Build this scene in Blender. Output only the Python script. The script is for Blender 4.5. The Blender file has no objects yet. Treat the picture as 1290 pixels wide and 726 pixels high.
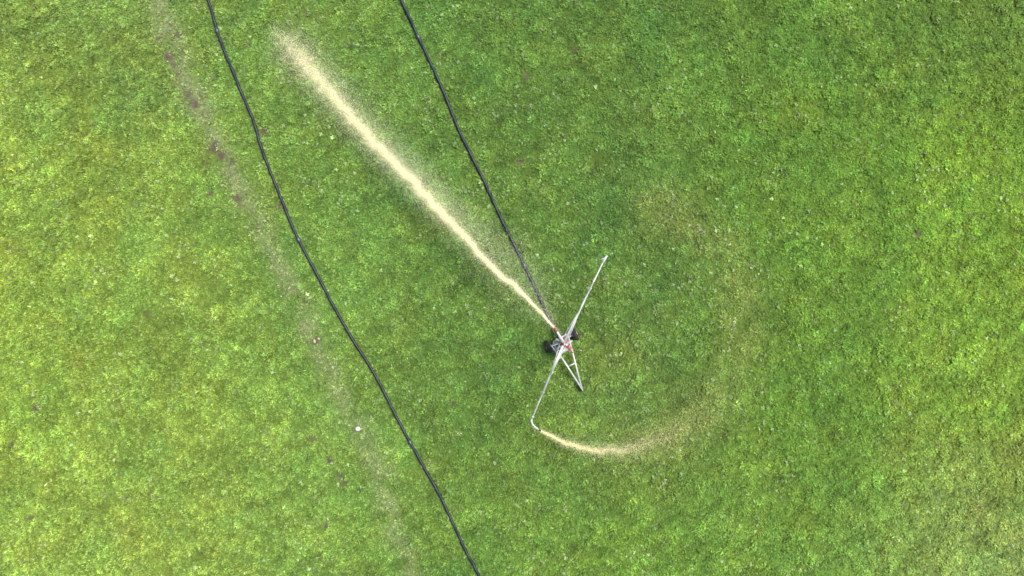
import bpy, math, numpy as np
from mathutils import Vector, Matrix
rng=np.random.default_rng(7)
scene=bpy.context.scene
S=0.04; CX,CY=645.,363.; H=34.4
def P(px,py,z=0.0):
    k=S*(H-z)/H
    return Vector(((px-CX)*k,(CY-py)*k,z))
# ---------------- noise fields
N=1024; DOM=84.0
def field(scale,seed,ax=1.0,ang=0.0):
    r=np.random.default_rng(seed); w=r.standard_normal((N,N))
    fx=np.fft.fftfreq(N,DOM/N); KX,KY=np.meshgrid(fx,fx)
    a=math.radians(ang); u=KX*math.cos(a)+KY*math.sin(a); v=-KX*math.sin(a)+KY*math.cos(a)
    F=np.exp(-0.5*((u*scale*ax*2.2)**2+(v*scale*2.2)**2))
    f=np.real(np.fft.ifft2(np.fft.fft2(w)*F)); return f/f.std()
def samp(f,x,y):
    gx=(np.asarray(x)+DOM/2)/DOM*N; gy=(np.asarray(y)+DOM/2)/DOM*N
    gx=np.mod(gx,N); gy=np.mod(gy,N)
    x0=np.floor(gx).astype(int)%N; y0=np.floor(gy).astype(int)%N; x1=(x0+1)%N; y1=(y0+1)%N
    fx=gx-np.floor(gx); fy=gy-np.floor(gy)
    return (f[y0,x0]*(1-fx)+f[y0,x1]*fx)*(1-fy)+(f[y1,x0]*(1-fx)+f[y1,x1]*fx)*fy
f03=field(0.3,1); f06=field(0.6,2); f15=field(1.5,3); f4=field(4,4); fan=field(0.3,5,3.0,35); f03b=field(0.35,6); f1b=field(1.0,8); f2y=field(2.2,9); f02=field(0.16,12)
def fade(x,y):
    return np.clip((35-np.abs(x))/3,0,1)*np.clip((21.5-np.abs(y))/3,0,1)
def height(x,y):
    x=np.asarray(x,float); y=np.asarray(y,float)
    return (0.020*samp(f03,x,y)+0.020*samp(f06,x,y)+0.020*samp(f15,x,y))*fade(x,y)
def hz(v): return float(height(v[0],v[1]))
# ---------------- macro colour
gx=np.array([0,200,400,600,800,1000,1290.]); gy=np.array([0,240,480,726.])
G=np.array([
[(110,148,58),(107,146,59),(97,141,55),(87,132,50),(87,131,49),(91,138,48),(96,138,50)],
[(117,155,56),(110,150,56),(97,142,55),(88,132,50),(88,132,50),(93,140,47),(107,154,48)],
[(119,158,56),(112,152,56),(101,144,55),(88,132,50),(94,134,53),(94,140,47),(116,159,52)],
[(119,159,61),(116,156,59),(102,147,57),(94,138,50),(98,144,50),(102,150,54),(125,159,74)]],float)/255
G=np.where(G<=0.04045,G/12.92,((G+0.055)/1.055)**2.4)
GAIN=np.array([1.66,1.30,1.76])
def lin(c): 
    c=np.array(c)/255.; return np.where(c<=0.04045,c/12.92,((c+0.055)/1.055)**2.4)
def seg_dist(px,py,pts):
    d=np.full(px.shape,1e9)
    for (ax,ay),(bx,by) in zip(pts[:-1],pts[1:]):
        dx,dy=bx-ax,by-ay; t=np.clip(((px-ax)*dx+(py-ay)*dy)/(dx*dx+dy*dy),0,1)
        d=np.minimum(d,np.hypot(px-ax-t*dx,py-ay-t*dy))
    return d
TRACK=[(150,-120),(200,0),(222,70),(245,120),(280,195),(310,255),(335,300),(372,375),(395,430),(425,490),(455,545),(480,600),(505,680),(540,790)]
ARC=[(800,568),(850,548),(890,520),(920,475),(938,430),(935,380),(915,325),(880,285),(830,262)]
SOIL=[(213,72,6),(219,82,4),(224,92,5),(232,103,6),(238,118,4),(246,132,5),(268,188,6),(278,198,7),(262,206,5),(290,204,6),(300,250,5),(305,262,4),(265,245,4),(330,168,7),(352,260,5),(45,515,4),(40,652,4),(395,552,5),(425,600,6),(434,608,4),(415,580,4),(655,205,5),(385,15,4),(1155,295,4),(662,98,4),(185,395,4),(272,180,4),(398,429,5),(142,575,4),(160,628,3),(412,662,3),(570,508,4),(725,62,4),(1180,560,3),(15,560,3),(75,280,3),(300,330,3),(640,470,3),(960,150,3),(60,655,3)]
def macro(x,y):
    px=np.asarray(x)/S+CX; py=CY-np.asarray(y)/S
    qx=np.clip(px+18*samp(f4,x,y),0,1290); qy=np.clip(py+18*samp(f2y,x,y),0,726)
    i=np.clip(np.searchsorted(gx,qx,side='right')-1,0,5); j=np.clip(np.searchsorted(gy,qy,side='right')-1,0,2)
    u=(qx-gx[i])/(gx[i+1]-gx[i]); v=(qy-gy[j])/(gy[j+1]-gy[j])
    u=(u*u*(3-2*u))[:,None]; v=(v*v*(3-2*v))[:,None]
    c=(G[j,i]*(1-u)+G[j,i+1]*u)*(1-v)+(G[j+1,i]*(1-u)+G[j+1,i+1]*u)*v
    m=np.exp(0.08*samp(f02,x,y)+0.045*samp(f06,x,y)+0.075*samp(fan,x,y)+0.045*samp(f15,x,y)+0.03*samp(f4,x,y))
    # slightly wetter grass around the irrigator
    rr=np.hypot(px-730,(py-425)); wet=1/(1+np.exp((rr-195)/16))
    c=c*(m*(1-0.04*wet))[:,None]
    yel=0.025*samp(f2y,x,y)+0.03*samp(f1b,x,y)
    c=c*np.stack([np.exp(yel),np.ones_like(yel),np.exp(-yel*0.6)],1)
    tr=np.exp(-(seg_dist(px,py,TRACK)/(15+3*samp(f15,x,y)))**2)*np.clip(0.70+0.28*samp(f06,x,y)+0.15*samp(f03,x,y),0,0.9)
    tr*=np.where(py>470,0.78,1.0)
    c=c*(1-tr[:,None])+lin((126,153,90))*tr[:,None]
    ar=np.exp(-(seg_dist(px,py,ARC)/32)**2)*np.clip(0.45+0.12*samp(f06,x,y),0,1)
    c=c*(1-ar[:,None])+lin((122,147,68))*ar[:,None]
    soil=np.zeros_like(px)
    for sx,sy,r in SOIL:
        d=np.hypot(px-sx,py-sy)/r; soil=np.maximum(soil,np.exp(-d**2)*(1.0+0.5*samp(f03b,x,y)))
    soil=np.clip(np.maximum(soil,0.8*(tr>0.4)*np.clip(samp(f03b,x,y)-1.2,0,1)*(py<320)),0,1)
    return c*GAIN,soil,tr,ar
# ---------------- materials
def mat(name,col=(0.5,0.5,0.5),rough=0.5,metal=0.0,nscale=20,var=0.15):
    m=bpy.data.materials.new(name); m.use_nodes=True; nt=m.node_tree; b=nt.nodes['Principled BSDF']
    tc=nt.nodes.new('ShaderNodeTexCoord'); no=nt.nodes.new('ShaderNodeTexNoise'); no.inputs['Scale'].default_value=nscale; no.inputs['Detail'].default_value=6
    nt.links.new(tc.outputs['Object'],no.inputs['Vector'])
    cr=nt.nodes.new('ShaderNodeValToRGB'); cr.color_ramp.elements[0].position=0.3; cr.color_ramp.elements[1].position=0.7
    cr.color_ramp.elements[0].color=tuple(max(0,c*(1-var*2)) for c in col)+(1,); cr.color_ramp.elements[1].color=tuple(min(1,c*(1+var)) for c in col)+(1,)
    nt.links.new(no.outputs['Fac'],cr.inputs['Fac']); nt.links.new(cr.outputs['Color'],b.inputs['Base Color'])
    b.inputs['Roughness'].default_value=rough; b.inputs['Metallic'].default_value=metal
    return m
M_galv=mat('galvanised_steel',(0.64,0.64,0.64),0.4,0.25,6,0.12)
M_red=mat('red_paint',(0.42,0.10,0.08),0.5,0,8)
M_black=mat('black_rubber',(0.022,0.022,0.025),0.8,0,12)
M_hose=mat('hose_plastic',(0.009,0.013,0.034),0.5,0,3,0.25)
M_coup=mat('coupling_metal',(0.10,0.11,0.14),0.4,0.6,8)
M_stone=mat('pale_stone',(0.72,0.70,0.70),0.8,0,14)
M_stone2=mat('tan_stone',(0.5,0.42,0.33),0.85,0,14)
def leafmat(name,transl=0.3,rough=0.5):
    m=bpy.data.materials.new(name); m.use_nodes=True; nt=m.node_tree; nt.nodes.clear(); L=nt.links
    out=nt.nodes.new('ShaderNodeOutputMaterial')
    at=nt.nodes.new('ShaderNodeAttribute'); at.attribute_type='INSTANCER'; at.attribute_name='tcol'
    bv=nt.nodes.new('ShaderNodeAttribute'); bv.attribute_type='GEOMETRY'; bv.attribute_name='bcol'
    mx=nt.nodes.new('ShaderNodeMix'); mx.data_type='RGBA'; mx.blend_type='MULTIPLY'; mx.inputs['Factor'].default_value=1
    L.new(at.outputs['Color'],mx.inputs['A']); L.new(bv.outputs['Color'],mx.inputs['B'])
    p=nt.nodes.new('ShaderNodeBsdfPrincipled'); p.inputs['Roughness'].default_value=rough; p.inputs['Specular IOR Level'].default_value=0.4
    t=nt.nodes.new('ShaderNodeBsdfTranslucent'); ms=nt.nodes.new('ShaderNodeMixShader'); ms.inputs[0].default_value=transl
    L.new(mx.outputs['Result'],p.inputs['Base Color']); L.new(mx.outputs['Result'],t.inputs['Color'])
    L.new(p.outputs[0],ms.inputs[1]); L.new(t.outputs[0],ms.inputs[2]); L.new(ms.outputs[0],out.inputs[0])
    return m
M_grass=leafmat('grass_blade',0.2,0.5); M_weed=leafmat('broadleaf',0.12,0.45)
# ground
M_ground=bpy.data.materials.new('pasture_soil'); M_ground.use_nodes=True
nt=M_ground.node_tree; b=nt.nodes['Principled BSDF']; b.inputs['Roughness'].default_value=0.9; b.inputs['Specular IOR Level'].default_value=0.1
at=nt.nodes.new('ShaderNodeAttribute'); at.attribute_name='gcol'
tc=nt.nodes.new('ShaderNodeTexCoord'); n1=nt.nodes.new('ShaderNodeTexNoise'); n1.inputs['Scale'].default_value=9; n1.inputs['Detail'].default_value=8; n1.inputs['Roughness'].default_value=0.7
nt.links.new(tc.outputs['Object'],n1.inputs['Vector'])
mr=nt.nodes.new('ShaderNodeMapRange'); mr.inputs[1].default_value=0.3; mr.inputs[2].default_value=0.7; mr.inputs[3].default_value=0.5; mr.inputs[4].default_value=1.5
nt.links.new(n1.outputs['Fac'],mr.inputs[0])
vm=nt.nodes.new('ShaderNodeVectorMath'); vm.operation='SCALE'; nt.links.new(at.outputs['Color'],vm.inputs[0]); nt.links.new(mr.outputs[0],vm.inputs['Scale'])
nt.links.new(vm.outputs[0],b.inputs['Base Color'])
bp=nt.nodes.new('ShaderNodeBump'); bp.inputs['Distance'].default_value=0.05; bp.inputs['Strength'].default_value=0.8
nt.links.new(n1.outputs['Fac'],bp.inputs['Height']); nt.links.new(bp.outputs[0],b.inputs['Normal'])
# ---------------- mesh helper
def mesh_np(name,V,F,mats,smooth=True,attrs=None):
    me=bpy.data.meshes.new(name); V=np.asarray(V,np.float32); F=np.asarray(F,np.int32); k=F.shape[1]
    me.vertices.add(len(V)); me.vertices.foreach_set('co',V.ravel())
    me.loops.add(F.size); me.loops.foreach_set('vertex_index',F.ravel())
    me.polygons.add(len(F)); me.polygons.foreach_set('loop_start',np.arange(0,F.size,k,dtype=np.int32))
    me.polygons.foreach_set('loop_total',np.full(len(F),k,np.int32))
    me.update(calc_edges=True)
    me.polygons.foreach_set('use_smooth',np.full(len(F),bool(smooth)))
    for n,a in (attrs or {}).items():
        A=me.attributes.new(n,'FLOAT_COLOR','POINT'); A.data.foreach_set('color',np.concatenate([a,np.ones((len(a),1))],1).astype(np.float32).ravel())
    for m in mats: me.materials.append(m)
    return me
def obj(name,me,parent=None,link=True):
    o=bpy.data.objects.new(name,me)
    if link: scene.collection.objects.link(o)
    if parent: o.parent=parent; o.matrix_parent_inverse=parent.matrix_world.inverted()
    return o
# ---------------- ground sheet
def axis(a,st):
    c=np.arange(-a,a+1e-6,st); e=[]; d=a; s=st
    while d<900: s*=1.5; d+=s; e.append(d)
    e=np.array(e); return np.concatenate([-e[::-1],c,e])
X=axis(36,0.12); Y=axis(22.2,0.12); XX,YY=np.meshgrid(X,Y); xf=XX.ravel(); yf=YY.ravel()
col,soil,tr,ar=macro(xf,yf)
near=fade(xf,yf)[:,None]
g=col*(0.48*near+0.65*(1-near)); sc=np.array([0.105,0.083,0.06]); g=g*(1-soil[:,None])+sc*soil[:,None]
V=np.stack([xf,yf,height(xf,yf)],1); nx,ny=len(X),len(Y)
idx=np.arange(nx*ny).reshape(ny,nx); F=np.stack([idx[:-1,:-1],idx[:-1,1:],idx[1:,1:],idx[1:,:-1]],-1).reshape(-1,4)
obj('ground',mesh_np('ground',V,F,[M_ground],True,{'gcol':g}))
# ---------------- grass tufts
def tuft(seed,n=16,rad=0.09,lmin=0.07,lmax=0.15,w=0.012):
    r=np.random.default_rng(seed); V=[];F=[];C=[]
    for i in range(n):
        a=r.uniform(0,2*math.pi); rr=rad*math.sqrt(r.uniform()); bx,by=rr*math.cos(a),rr*math.sin(a)
        d=a+r.normal(0,0.9); L=r.uniform(lmin,lmax); lean=r.uniform(0.8,1.6); ww=w*r.uniform(0.7,1.4)
        dx,dy=math.cos(d),math.sin(d); sx,sy=-dy,dx
        k=len(V); b=np.exp(r.normal(0,0.23)); hu=r.normal(0,0.06)
        x,y,z=bx,by,0.0; th=lean*0.45
        for s in range(3):
            wd=ww*[0.8,1.0,0.12][s]
            V.append((x-sx*wd,y-sy*wd,z)); V.append((x+sx*wd,y+sy*wd,z))
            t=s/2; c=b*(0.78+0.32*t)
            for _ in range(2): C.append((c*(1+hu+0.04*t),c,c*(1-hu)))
            st=L/2; x+=dx*math.sin(th)*st; y+=dy*math.sin(th)*st; z+=math.cos(th)*st; th+=lean*0.6
        for s in range(2): q=k+2*s; F.append((q,q+1,q+3,q+2))
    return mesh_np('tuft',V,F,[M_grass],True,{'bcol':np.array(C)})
def rosette(seed,n=8,L0=0.08,w=0.022):
    r=np.random.default_rng(seed); V=[];F=[];C=[]
    for i in range(n):
        a=2*math.pi*i/n+r.normal(0,0.3); L=L0*r.uniform(0.6,1.3); dx,dy=math.cos(a),math.sin(a); sx,sy=-dy,dx; k=len(V)
        z0=r.uniform(0.03,0.08); up=r.uniform(-0.1,0.6); b=np.exp(r.normal(0,0.2))
        for s,(t,wd) in enumerate([(0.05,0.3),(0.35,0.9),(0.7,1.0),(1.0,0.15)]):
            ww=w*wd; zz=z0+up*L*t-0.4*L*t*t
            for sg in(-1,1): V.append((dx*L*t+sg*sx*ww,dy*L*t+sg*sy*ww,zz+0.006)); C.append((b,b,b))
        for s in range(3): q=k+2*s; F.append((q,q+1,q+3,q+2))
    return mesh_np('rosette',V,F,[M_weed],True,{'bcol':np.array(C)})
def scatter(name,srcs,x,y,z,rot,scl,ix,tcol):
    coll=bpy.data.collections.new(name+'_parts')
    for i,m in enumerate(srcs): coll.objects.link(bpy.data.objects.new('%s_part_%02d'%(name,i),m))
    me=bpy.data.meshes.new(name); n=len(x); me.vertices.add(n)
    me.vertices.foreach_set('co',np.stack([x,y,z],1).astype(np.float32).ravel())
    A=me.attributes.new('rot','FLOAT_VECTOR','POINT'); A.data.foreach_set('vector',rot.astype(np.float32).ravel())
    A=me.attributes.new('scl','FLOAT_VECTOR','POINT'); A.data.foreach_set('vector',scl.astype(np.float32).ravel())
    A=me.attributes.new('idx','INT','POINT'); A.data.foreach_set('value',ix.astype(np.int32))
    A=me.attributes.new('tcol','FLOAT_COLOR','POINT'); A.data.foreach_set('color',np.concatenate([tcol,np.ones((n,1))],1).astype(np.float32).ravel())
    o=obj(name,me)
    ng=bpy.data.node_groups.new(name+'_gn','GeometryNodeTree')
    ng.interface.new_socket('Geometry',in_out='INPUT',socket_type='NodeSocketGeometry'); ng.interface.new_socket('Geometry',in_out='OUTPUT',socket_type='NodeSocketGeometry')
    gi=ng.nodes.new('NodeGroupInput'); go=ng.nodes.new('NodeGroupOutput'); ip=ng.nodes.new('GeometryNodeInstanceOnPoints'); ci=ng.nodes.new('GeometryNodeCollectionInfo')
    ci.inputs['Collection'].default_value=coll; ci.inputs['Separate Children'].default_value=True; ci.inputs['Reset Children'].default_value=True
    def na(n,t):
        q=ng.nodes.new('GeometryNodeInputNamedAttribute'); q.data_type=t; q.inputs['Name'].default_value=n; return q.outputs['Attribute']
    L=ng.links; L.new(gi.outputs[0],ip.inputs['Points']); L.new(ci.outputs[0],ip.inputs['Instance']); ip.inputs['Pick Instance'].default_value=True
    L.new(na('idx','INT'),ip.inputs['Instance Index']); L.new(na('rot','FLOAT_VECTOR'),ip.inputs['Rotation']); L.new(na('scl','FLOAT_VECTOR'),ip.inputs['Scale']); L.new(ip.outputs[0],go.inputs[0])
    md=o.modifiers.new('scatter','NODES'); md.node_group=ng
    return o
sp=0.15
ax=np.arange(-32.5,32.5,sp); ay=np.arange(-19,19,sp); TX,TY=np.meshgrid(ax,ay); tx=TX.ravel()+rng.uniform(-.5,.5,TX.size)*sp*1.5; ty=TY.ravel()+rng.uniform(-.5,.5,TX.size)*sp*1.5
c,soil,tr,ar=macro(tx,ty)
keep=rng.uniform(size=len(tx))>np.clip(soil*1.4,0,0.98)
keep&=rng.uniform(size=len(tx))>0.15*tr
keep&=~((samp(f02,tx,ty)<-1.7)&(rng.uniform(size=len(tx))<0.7))
keep&=~((samp(f03b,tx,ty)<-1.6)&(rng.uniform(size=len(tx))<0.4))
tx,ty,c,soil,tr=tx[keep],ty[keep],c[keep],soil[keep],tr[keep]; n=len(tx)
br=np.exp(rng.normal(0,0.19,n)+0.06*samp(f03,tx,ty)); hu=rng.normal(0,0.045,n)
tc_=c*br[:,None]*np.stack([1+hu,np.ones(n),1-hu],1)
dry=rng.uniform(size=n)<0.008; tc_[dry]=np.array([0.34,0.42,0.2])*br[dry][:,None]
s=(1.0+0.13*samp(f03b,tx,ty)+0.07*samp(f06,tx,ty)+rng.normal(0,0.18,n))*(1-0.3*tr)*(1-0.45*soil); s=np.clip(s,0.4,1.8)
rot=np.stack([rng.normal(0,0.15,n),rng.normal(0,0.15,n),rng.uniform(0,6.283,n)],1)
NT=14
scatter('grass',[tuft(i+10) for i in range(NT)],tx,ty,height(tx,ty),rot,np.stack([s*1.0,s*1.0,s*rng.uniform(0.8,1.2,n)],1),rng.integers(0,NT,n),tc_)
# broadleaf weeds
n0=28000; wx=rng.uniform(-32,32,n0); wy=rng.uniform(-19,19,n0)
px=wx/S+CX; py=CY-wy/S
dens=np.clip(0.15+0.5*samp(f1b,wx,wy)+0.25*samp(f4,wx,wy),0.03,1.0)*0.5+0.25*np.exp(-(np.hypot(px-800,py-400)/150)**2)
k=rng.uniform(size=n0)<dens; wx,wy=wx[k],wy[k]; c,soil,tr,ar=macro(wx,wy); n=len(wx)
lum=c[:,1:2]; wc=(c*0.6+0.4*lum*np.array([0.78,1.0,0.62]))*np.exp(rng.normal(-0.04,0.22,n))[:,None]
s=rng.uniform(0.45,1.25,n)
scatter('broadleaf_weeds',[rosette(i+50,n=5+i) for i in range(5)],wx,wy,height(wx,wy)+0.02,np.stack([rng.normal(0,.25,n),rng.normal(0,.25,n),rng.uniform(0,6.28,n)],1),np.stack([s,s,s],1),rng.integers(0,5,n),wc)
# ---------------- tubes etc
def catmull(pts,m=8):
    p=[np.array(q,float) for q in pts]; p=[2*p[0]-p[1]]+p+[2*p[-1]-p[-2]]; o=[]
    for i in range(1,len(p)-2):
        for t in np.linspace(0,1,m,endpoint=False):
            o.append(0.5*((2*p[i])+(-p[i-1]+p[i+1])*t+(2*p[i-1]-5*p[i]+4*p[i+1]-p[i+2])*t*t+(-p[i-1]+3*p[i]-3*p[i+1]+p[i+2])*t**3))
    o.append(p[-2]); return o
def tube_mesh(name,pts,r,m,seg=12):
    pts=[Vector(p) for p in pts]; n=len(pts); rs=r if isinstance(r,(list,tuple)) else [r]*n
    V=[];F4=[]
    up=Vector((0,0,1))
    prev=None
    for i,p in enumerate(pts):
        d=(pts[min(i+1,n-1)]-pts[max(i-1,0)]).normalized()
        if prev is None: a=d.cross(up) if abs(d.dot(up))<0.95 else d.cross(Vector((1,0,0)))
        else: a=prev-d*prev.dot(d)
        a.normalize(); prev=a; bb=d.cross(a)
        for k in range(seg):
            t=2*math.pi*k/seg; V.append(p+(a*math.cos(t)+bb*math.sin(t))*rs[i])
    for i in range(n-1):
        for k in range(seg): F4.append((i*seg+k,i*seg+(k+1)%seg,(i+1)*seg+(k+1)%seg,(i+1)*seg+k))
    F4.append(tuple(range(seg))[::-1]); F4.append(tuple((n-1)*seg+k for k in range(seg)))
    me=bpy.data.meshes.new(name); me.from_pydata([tuple(v) for v in V],[],F4)
    for q in me.polygons: q.use_smooth=len(q.vertices)==4
    me.materials.append(m); return me
def tube(name,pts,r,m,parent=None,seg=12): return obj(name,tube_mesh(name,pts,r,m,seg),parent)
def hose(name,pp,seed,end=None,zoff=0.12):
    q=catmull([(a,b,0) for a,b in pp],14); r=np.random.default_rng(seed); w=np.cumsum(r.normal(0,1,len(q))); w=np.convolve(w-np.linspace(w[0],w[-1],len(q)),np.ones(9)/9,'same')*0.12
    w2=np.convolve(r.normal(0,1,len(q)),np.ones(5)/5,'same')*0.3
    pts=[]
    for i,a in enumerate(q):
        d=q[min(i+1,len(q)-1)]-q[max(i-1,0)]; d/=np.hypot(d[0],d[1])+1e-9; o=np.clip(w[i],-1.5,1.5)+w2[i]
        if end and i>len(q)-10: o=0
        v=P(a[0]-d[1]*o,a[1]+d[0]*o,0.08); v.z=hz(v)+zoff; pts.append(v)
    if end:
        for j,v in enumerate(end): pts.append(v)
    e=obj(name,tube_mesh(name,pts,0.07,M_hose,14))
    for t in range(40,len(pts)-20,75):
        a,b_=Vector(pts[t]),Vector(pts[t+1]); d=(b_-a).normalized()
        obj('coupling_%d'%t,tube_mesh('coupling',[a-d*0.14,a-d*0.13,a,a+d*0.13,a+d*0.14],[0.075,0.09,0.094,0.09,0.075],M_coup,14),e)
    return e
hose('irrigation_hose',[(200,-160),(232,-80),(262,0),(275,45),(295,95),(318,152),(328,185),(345,230),(370,290),(398,345),(420,385),(445,430),(470,470),(500,525),(530,580),(560,635),(585,690),(603,726),(640,810),(680,890)],3)
hose('irrigation_hose',[(425,-170),(468,-80),(505,0),(530,55),(556,112),(580,168),(605,220),(630,275),(655,325),(678,372),(690,397)],5,end=[P(696,409,0.2),P(701,418,0.42),P(705,426,0.6)])
# ---------------- irrigator
C0=P(710,433,0)
irr=bpy.data.objects.new('travelling_irrigator',None); scene.collection.objects.link(irr); irr.location=C0; bpy.context.view_layer.update()
ZB=1.75
def T(name,pts,r,m,seg=12): return tube(name,pts,r,m,irr,seg)
A1=P(691,437,0.34); A2=P(724,421,0.34); adir=(A2-A1).normalized(); fdir=Vector((adir.y,-adir.x,0))
if fdir.dot(P(733,490)-P(710,433))<0: fdir=-fdir
T('axle',[A1,A2],0.045,M_galv)
def wheel(name,c,ad,R,w):
    c=Vector(c); ad=Vector(ad).normalized(); me=None
    prof=[(-w*.5,R*.62),(-w*.55,R*.75),(-w*.5,R*.9),(-w*.3,R*.985),(0,R),(w*.3,R*.985),(w*.5,R*.9),(w*.55,R*.75),(w*.5,R*.62)]
    t=T(name+'_tyre',[c+ad*a for a,_ in prof],[b_ for _,b_ in prof],M_black,28)
    for k in range(22):
        an=2*math.pi*k/22; u=Vector((0,0,1)); v=ad.cross(u); d=u*math.cos(an)+v*math.sin(an); s=(1 if k%2 else -1)
        T(name+'_lug_%d'%k,[c+d*(R*.99)+ad*0.01*s,c+d*(R*.97)+ad*w*.5*s],0.018,M_black,6)
    T(name+'_rim',[c-ad*w*.58,c-ad*w*.3,c+ad*w*.3,c+ad*w*.58],[R*.56,R*.5,R*.5,R*.56],M_red,24)
    T(name+'_hub',[c-ad*w*.7,c+ad*w*.7],R*.2,M_galv,14)
for nm,c in (('left_wheel',A1),('right_wheel',A2)): wheel(nm,c,adir,0.32,0.18)
hitch=P(733,490,0.4)
f1=P(700,439,0.55); f2=P(718,431,0.55)
T('drawbar_left',[f1,hitch],0.042,M_galv); T('drawbar_right',[f2,hitch],0.042,M_galv)
T('drawbar_cross',[f1.lerp(hitch,.45),f2.lerp(hitch,.45)],0.03,M_galv)
T('chassis_front',[f1-adir*0.15,f2+adir*0.15],0.045,M_galv)
b1=P(697,431,0.55); b2=P(715,421,0.55)
T('chassis_rear',[b1,b2],0.045,M_galv); T('chassis_left',[f1,b1],0.04,M_galv); T('chassis_right',[f2,b2],0.04,M_galv)
T('front_fork',[hitch,hitch+Vector((0,0,-0.2))],0.035,M_galv)
wheel('jockey_wheel',hitch+Vector((0,0,-0.22)),adir,0.17,0.09)
T('tow_eye',[hitch,hitch+fdir*0.12],0.03,M_galv)
def up(z): v=P(710,432,ZB); return Vector((v.x,v.y,z))
T('mast',[up(0.35),up(0.9),up(1.4),up(ZB+0.1)],[0.10,0.09,0.075,0.075],M_red,16)
for i,q in enumerate((f1,f2,b1,b2)): T('mast_brace_%d'%i,[q,up(1.25)],0.025,M_galv)
T('turntable',[up(1.36),up(1.38),up(1.46),up(1.48)],[0.1,0.22,0.22,0.1],M_red,24)
T('swivel_head',[up(ZB-0.15),up(ZB-0.1),up(ZB+0.12),up(ZB+0.17)],[0.09,0.14,0.13,0.06],M_red,20)
wc_=P(711,441,0.8)
T('winch_drum',[wc_-adir*.3,wc_-adir*.29,wc_-adir*.27,wc_-adir*.26,wc_+adir*.26,wc_+adir*.27,wc_+adir*.29,wc_+adir*.3],[.05,.22,.22,.12,.12,.22,.22,.05],M_galv,20)
T('cam_arm',[up(1.42),P(722,445,1.42)],0.025,M_red)
T('drive_crank',[up(1.5),P(695,436,1.5)],0.03,M_galv)
T('drive_rod',[P(695,436,1.5),P(703,447,0.85)],0.022,M_galv)
U0=up(ZB+.05); U1=P(762,326,ZB+0.1); D1=P(670,528,ZB)
def lp(a,b_,t): return a.lerp(b_,t)
T('boom_upper',[U0,lp(U0,U1,.3),lp(U0,U1,.31),lp(U0,U1,.65),lp(U0,U1,.66),U1],[.055,.055,.044,.044,.036,.036],M_galv,14)
e1=P(669.5,531,ZB-.02); e2=P(671,535,ZB-.05); e3=P(674,538,ZB-.08); e4=P(679,541.5,ZB-.12)
T('boom_lower',[U0,lp(U0,D1,.3),lp(U0,D1,.31),lp(U0,D1,.65),lp(U0,D1,.66),D1],[.055,.055,.045,.045,.038,.038],M_galv,14)
T('boom_elbow',[D1,e1,e2,e3,e4],[.042,.05,.05,.045,.04],M_galv,14)
T('boom_nozzle',[e4,P(681.5,543,ZB-.13)],[.05,.03],M_black,14)
u3=P(765,322,ZB+.1); T('boom_end_cap',[lp(U0,U1,.975),U1,u3],[.06,.065,.045],M_galv,14)
T('boom_end_outlet',[U1,P(757,327,ZB+.05)],[.045,.035],M_galv,12)
sd=(U1-U0).normalized(); side=Vector((sd.y,-sd.x,0))
top=up(ZB+0.75)
T('stay_post',[up(ZB),top],0.035,M_galv)
for nm,e in (('upper',U1),('lower',D1)):
    for i,t in enumerate((0.45,0.75)): T('stay_%s_%d'%(nm,i),[top,lp(U0,e,t)],0.014,M_galv,8)
    for sgn in (-1,1):
        T('side_brace_%s_%d'%(nm,sgn+1),[up(ZB)+side*0.16*sgn,lp(U0,e,.42)+Vector((0,0,.03))],0.018,M_galv,8)
T('brace_bar',[up(ZB)-side*0.42,up(ZB)+side*0.42],0.035,M_galv)
for k in range(2,4): 
    for nm,e in (('upper',U1),('lower',D1)):
        q=lp(U0,e,k/3.*0.97); dd=(e-U0).normalized(); T('flange_%s_%d'%(nm,k),[q-dd*.03,q+dd*.03],0.072,M_galv,14)
g1=up(ZB+.1); g2=P(703.5,421,ZB+.25); g3=P(699.5,415,ZB+.36)
T('gun_barrel',[g1,lp(g1,g2,.4),g2,g3],[.085,.075,.06,.04],M_galv,16)
T('gun_nozzle',[lp(g2,g3,.5),g3+(g3-g2).normalized()*.08],[.06,.045],M_red,14)
T('counterweight_arm',[g1,P(716,437,ZB+.1)],0.03,M_galv); T('counterweight',[P(715,436,ZB+.1),P(719,440,ZB+.1)],0.09,M_red,14)
T('inlet_pipe',[P(705,426,0.6),P(708,430,0.62),up(0.65)],0.065,M_galv,14)
# ---------------- stones
def stone(name,px,py,r,m,seed,flat=0.6):
    import bmesh
    bm=bmesh.new(); bmesh.ops.create_icosphere(bm,subdivisions=3,radius=1); rr=np.random.default_rng(seed); dirs=[Vector(rr.normal(size=3)).normalized() for _ in range(9)]
    for v in bm.verts:
        d=v.co.normalized(); s_=1.0
        for q in dirs: s_-=0.16*max(0,d.dot(q)-0.6)/0.4
        v.co=Vector((d.x*s_*r*1.25,d.y*s_*r*.9,d.z*s_*r*flat))
    me=bpy.data.meshes.new(name); bm.to_mesh(me); bm.free(); me.materials.append(m); o=obj(name,me); v=P(px,py,0.1); o.location=(v.x,v.y,hz(v)+r*flat*.5+.06); o.rotation_euler=(0.1,0.2,seed)
stone('rock',451,540,0.13,M_stone,3); stone('rock',396,430,0.09,M_stone2,5); stone('rock',401,427,0.06,M_stone2,6)
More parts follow.
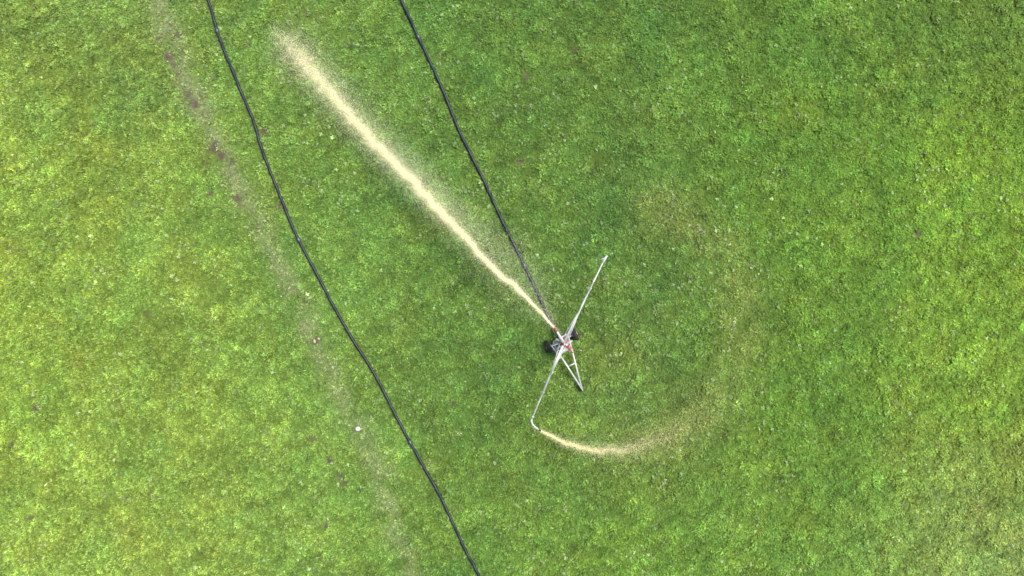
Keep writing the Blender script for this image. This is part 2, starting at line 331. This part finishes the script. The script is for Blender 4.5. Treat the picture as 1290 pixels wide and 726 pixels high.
# ---------------- sprays (droplets reflect and transmit light)
M_w=bpy.data.materials.new('slurry_droplets'); M_w.use_nodes=True; nt=M_w.node_tree; nt.nodes.clear()
out=nt.nodes.new('ShaderNodeOutputMaterial'); at=nt.nodes.new('ShaderNodeAttribute'); at.attribute_name='dcol'
d=nt.nodes.new('ShaderNodeBsdfDiffuse'); t=nt.nodes.new('ShaderNodeBsdfTranslucent'); ad=nt.nodes.new('ShaderNodeAddShader')
tm=nt.nodes.new('ShaderNodeVectorMath'); tm.operation='SCALE'; tm.inputs['Scale'].default_value=0.26
nt.links.new(at.outputs['Color'],d.inputs[0]); nt.links.new(at.outputs['Color'],tm.inputs[0]); nt.links.new(tm.outputs[0],t.inputs[0])
nt.links.new(d.outputs[0],ad.inputs[0]); nt.links.new(t.outputs[0],ad.inputs[1]); nt.links.new(ad.outputs[0],out.inputs[0])
def spray(name,path,n,seed,core,haze,size):
    r=np.random.default_rng(seed); A=np.array(path,float)
    W=np.array([list(P(a[0],a[1],a[2])) for a in A]); L=np.concatenate([[0],np.cumsum(np.linalg.norm(np.diff(W,axis=0),axis=1))])
    g_=np.linspace(0,L[-1],600); den=np.interp(g_,L,A[:,6])
    cdf=np.cumsum(den); cdf/=cdf[-1]; s_=np.interp(r.uniform(size=n),cdf,g_)
    W3=[np.interp(s_,L,W[:,i]) for i in range(3)]
    e=0.15; T_=[np.interp(np.clip(s_+e,0,L[-1]),L,W[:,i])-np.interp(np.clip(s_-e,0,L[-1]),L,W[:,i]) for i in range(3)]
    T_=np.stack(T_,1); T_/=np.linalg.norm(T_,axis=1)[:,None]+1e-9
    side=np.stack([T_[:,1],-T_[:,0],np.zeros(n)],1); side/=np.linalg.norm(side,axis=1)[:,None]+1e-9
    cw=np.interp(s_,L,A[:,3])*S; hw=np.interp(s_,L,A[:,4])*S; hb=np.interp(s_,L,A[:,5])*S
    ishz=r.uniform(size=n)<haze
    nf=np.random.default_rng(seed+1).standard_normal(400); nf=np.convolve(nf,np.ones(5)/5,'same'); nf2=np.random.default_rng(seed+2).standard_normal(1600); nf2=np.convolve(nf2,np.ones(4)/4,'same')
    wob=np.interp(s_,np.linspace(0,L[-1],400),nf)*cw*0.35+np.interp(s_,np.linspace(0,L[-1],1600),nf2)*cw*0.15
    wide=np.where(r.uniform(size=n)<0.4,0.75,0.36)
    off=np.where(ishz,hb+r.normal(size=n)*hw*0.5,wob+r.normal(size=n)*cw*wide)
    zo=np.where(ishz,-np.abs(r.normal(size=n))*hw*0.25,r.normal(size=n)*cw*0.2)
    al=r.normal(size=n)*np.where(ishz,0.4,0.12)
    Pn=np.stack(W3,1)+side*off[:,None]+T_*al[:,None]; Pn[:,2]+=zo; Pn[:,2]=np.maximum(Pn[:,2],0.12+r.uniform(size=n)*0.12)
    sz=size*np.exp(r.normal(0,0.3,n))*np.where(ishz,0.68,1.0)
    base=np.array([[1,1,1],[-1,-1,1],[-1,1,-1],[1,-1,-1]],float)/1.7
    rnd=r.normal(size=(n,4,3))*0.25+base[None]; ang=r.uniform(0,6.283,n); ca,sa=np.cos(ang),np.sin(ang)
    x=rnd[:,:,0]*ca[:,None]-rnd[:,:,1]*sa[:,None]; y=rnd[:,:,0]*sa[:,None]+rnd[:,:,1]*ca[:,None]
    Q=np.stack([x,y,rnd[:,:,2]*0.4],-1)*sz[:,None,None]
    dt=(Q*T_[:,None,:]).sum(-1); Q=Q+T_[:,None,:]*dt[:,:,None]*1.3
    V=(Pn[:,None,:]+Q).reshape(-1,3); bi=np.arange(n)[:,None,None]*4; F=(np.array([[0,1,2],[0,2,3],[0,3,1],[1,3,2]])[None]+bi).reshape(-1,3)
    cc_=np.where(ishz[:,None],np.array(core[1])[None],np.array(core[0])[None])*np.exp(r.normal(0,0.02,n))[:,None]; cc_=np.clip(cc_,0,0.99)
    return obj(name,mesh_np(name,V,F,[M_w],False,{'dcol':np.repeat(cc_,4,axis=0)}))
main=[(699,414,2.0,1.3,2,0,0.35),(690,404,2.05,1.6,8,2,0.4),(680,392,2.1,1.9,20,4,0.55),(668,380,2.1,2.3,34,8,0.7),(655,367,2.15,3.2,40,11,.9),(640,354,2.15,4.0,42,14,.95),(628,345,2.2,4.2,40,13,.9),(605,321,2.2,4.8,32,11,.9),(580,292,2.2,5.6,28,8,1.0),(550,262,2.2,7,27,6,1.2),(520,228,2.15,7.5,27,5,1.25),(490,199,2.1,8,27,4,1.2),(460,168,2.0,8.5,29,3,1.15),(430,134,1.8,9.5,31,3,1.1),(400,99,1.6,11.5,34,3,1.1),(378,72,1.4,15,38,1,1.05),(362,54,1.2,17,38,0,.65),(350,42,1.1,15,35,0,.28),(341,34,.9,12,32,0,.08)]
spray('slurry_spray',main,200000,11,[(0.91,0.83,0.60),(0.90,0.86,0.69)],0.50,0.0043)
sec=[(682,543.5,1.62,1.4,2,0,.8),(692,548,1.6,2.0,4,0,.9),(708,556,1.55,2.7,8,0,1.0),(725,562,1.45,3.5,12,0,1.05),(745,567,1.35,4.4,16,0,1.05),(768,568.5,1.2,5.6,20,1,.9),(790,567,1.0,8,24,1,.65),(815,560,.8,12,30,2,.45),(845,548,.55,16,38,2,.28),(875,532,.35,20,44,2,.16),(905,512,.15,24,52,2,.07),(930,475,.1,28,55,0,.02)]
spray('slurry_spray',sec,26000,21,[(0.84,0.75,0.47),(0.80,0.77,0.52)],0.42,0.0043)
# ---------------- light
el,az=math.radians(63),math.radians(60)   # az: clockwise from +Y
w=bpy.data.worlds.new('World'); scene.world=w; w.use_nodes=True; nt=w.node_tree; bg=nt.nodes['Background']; sk=nt.nodes.new('ShaderNodeTexSky'); sk.sky_type='NISHITA'; sk.sun_disc=False
sk.sun_elevation=el; sk.sun_rotation=az; sk.dust_density=3.0; nt.links.new(sk.outputs[0],bg.inputs[0]); bg.inputs[1].default_value=0.15
sl=bpy.data.lights.new('sun','SUN'); sl.energy=4.8; sl.angle=math.radians(24); sl.color=(1,0.96,0.88); so=bpy.data.objects.new('sun',sl); scene.collection.objects.link(so)
dirv=Vector((math.sin(az)*math.cos(el),math.cos(az)*math.cos(el),math.sin(el))); so.rotation_euler=dirv.to_track_quat('Z','Y').to_euler()
cam=bpy.data.cameras.new('camera'); co=bpy.data.objects.new('camera',cam); scene.collection.objects.link(co); co.location=(0,0,H); co.rotation_euler=(0,0,0)
cam.sensor_width=36; cam.lens=36*H/(1290*S); cam.clip_end=3000; scene.camera=co
scene.view_settings.view_transform='Standard'; scene.view_settings.look='None'; scene.view_settings.exposure=0
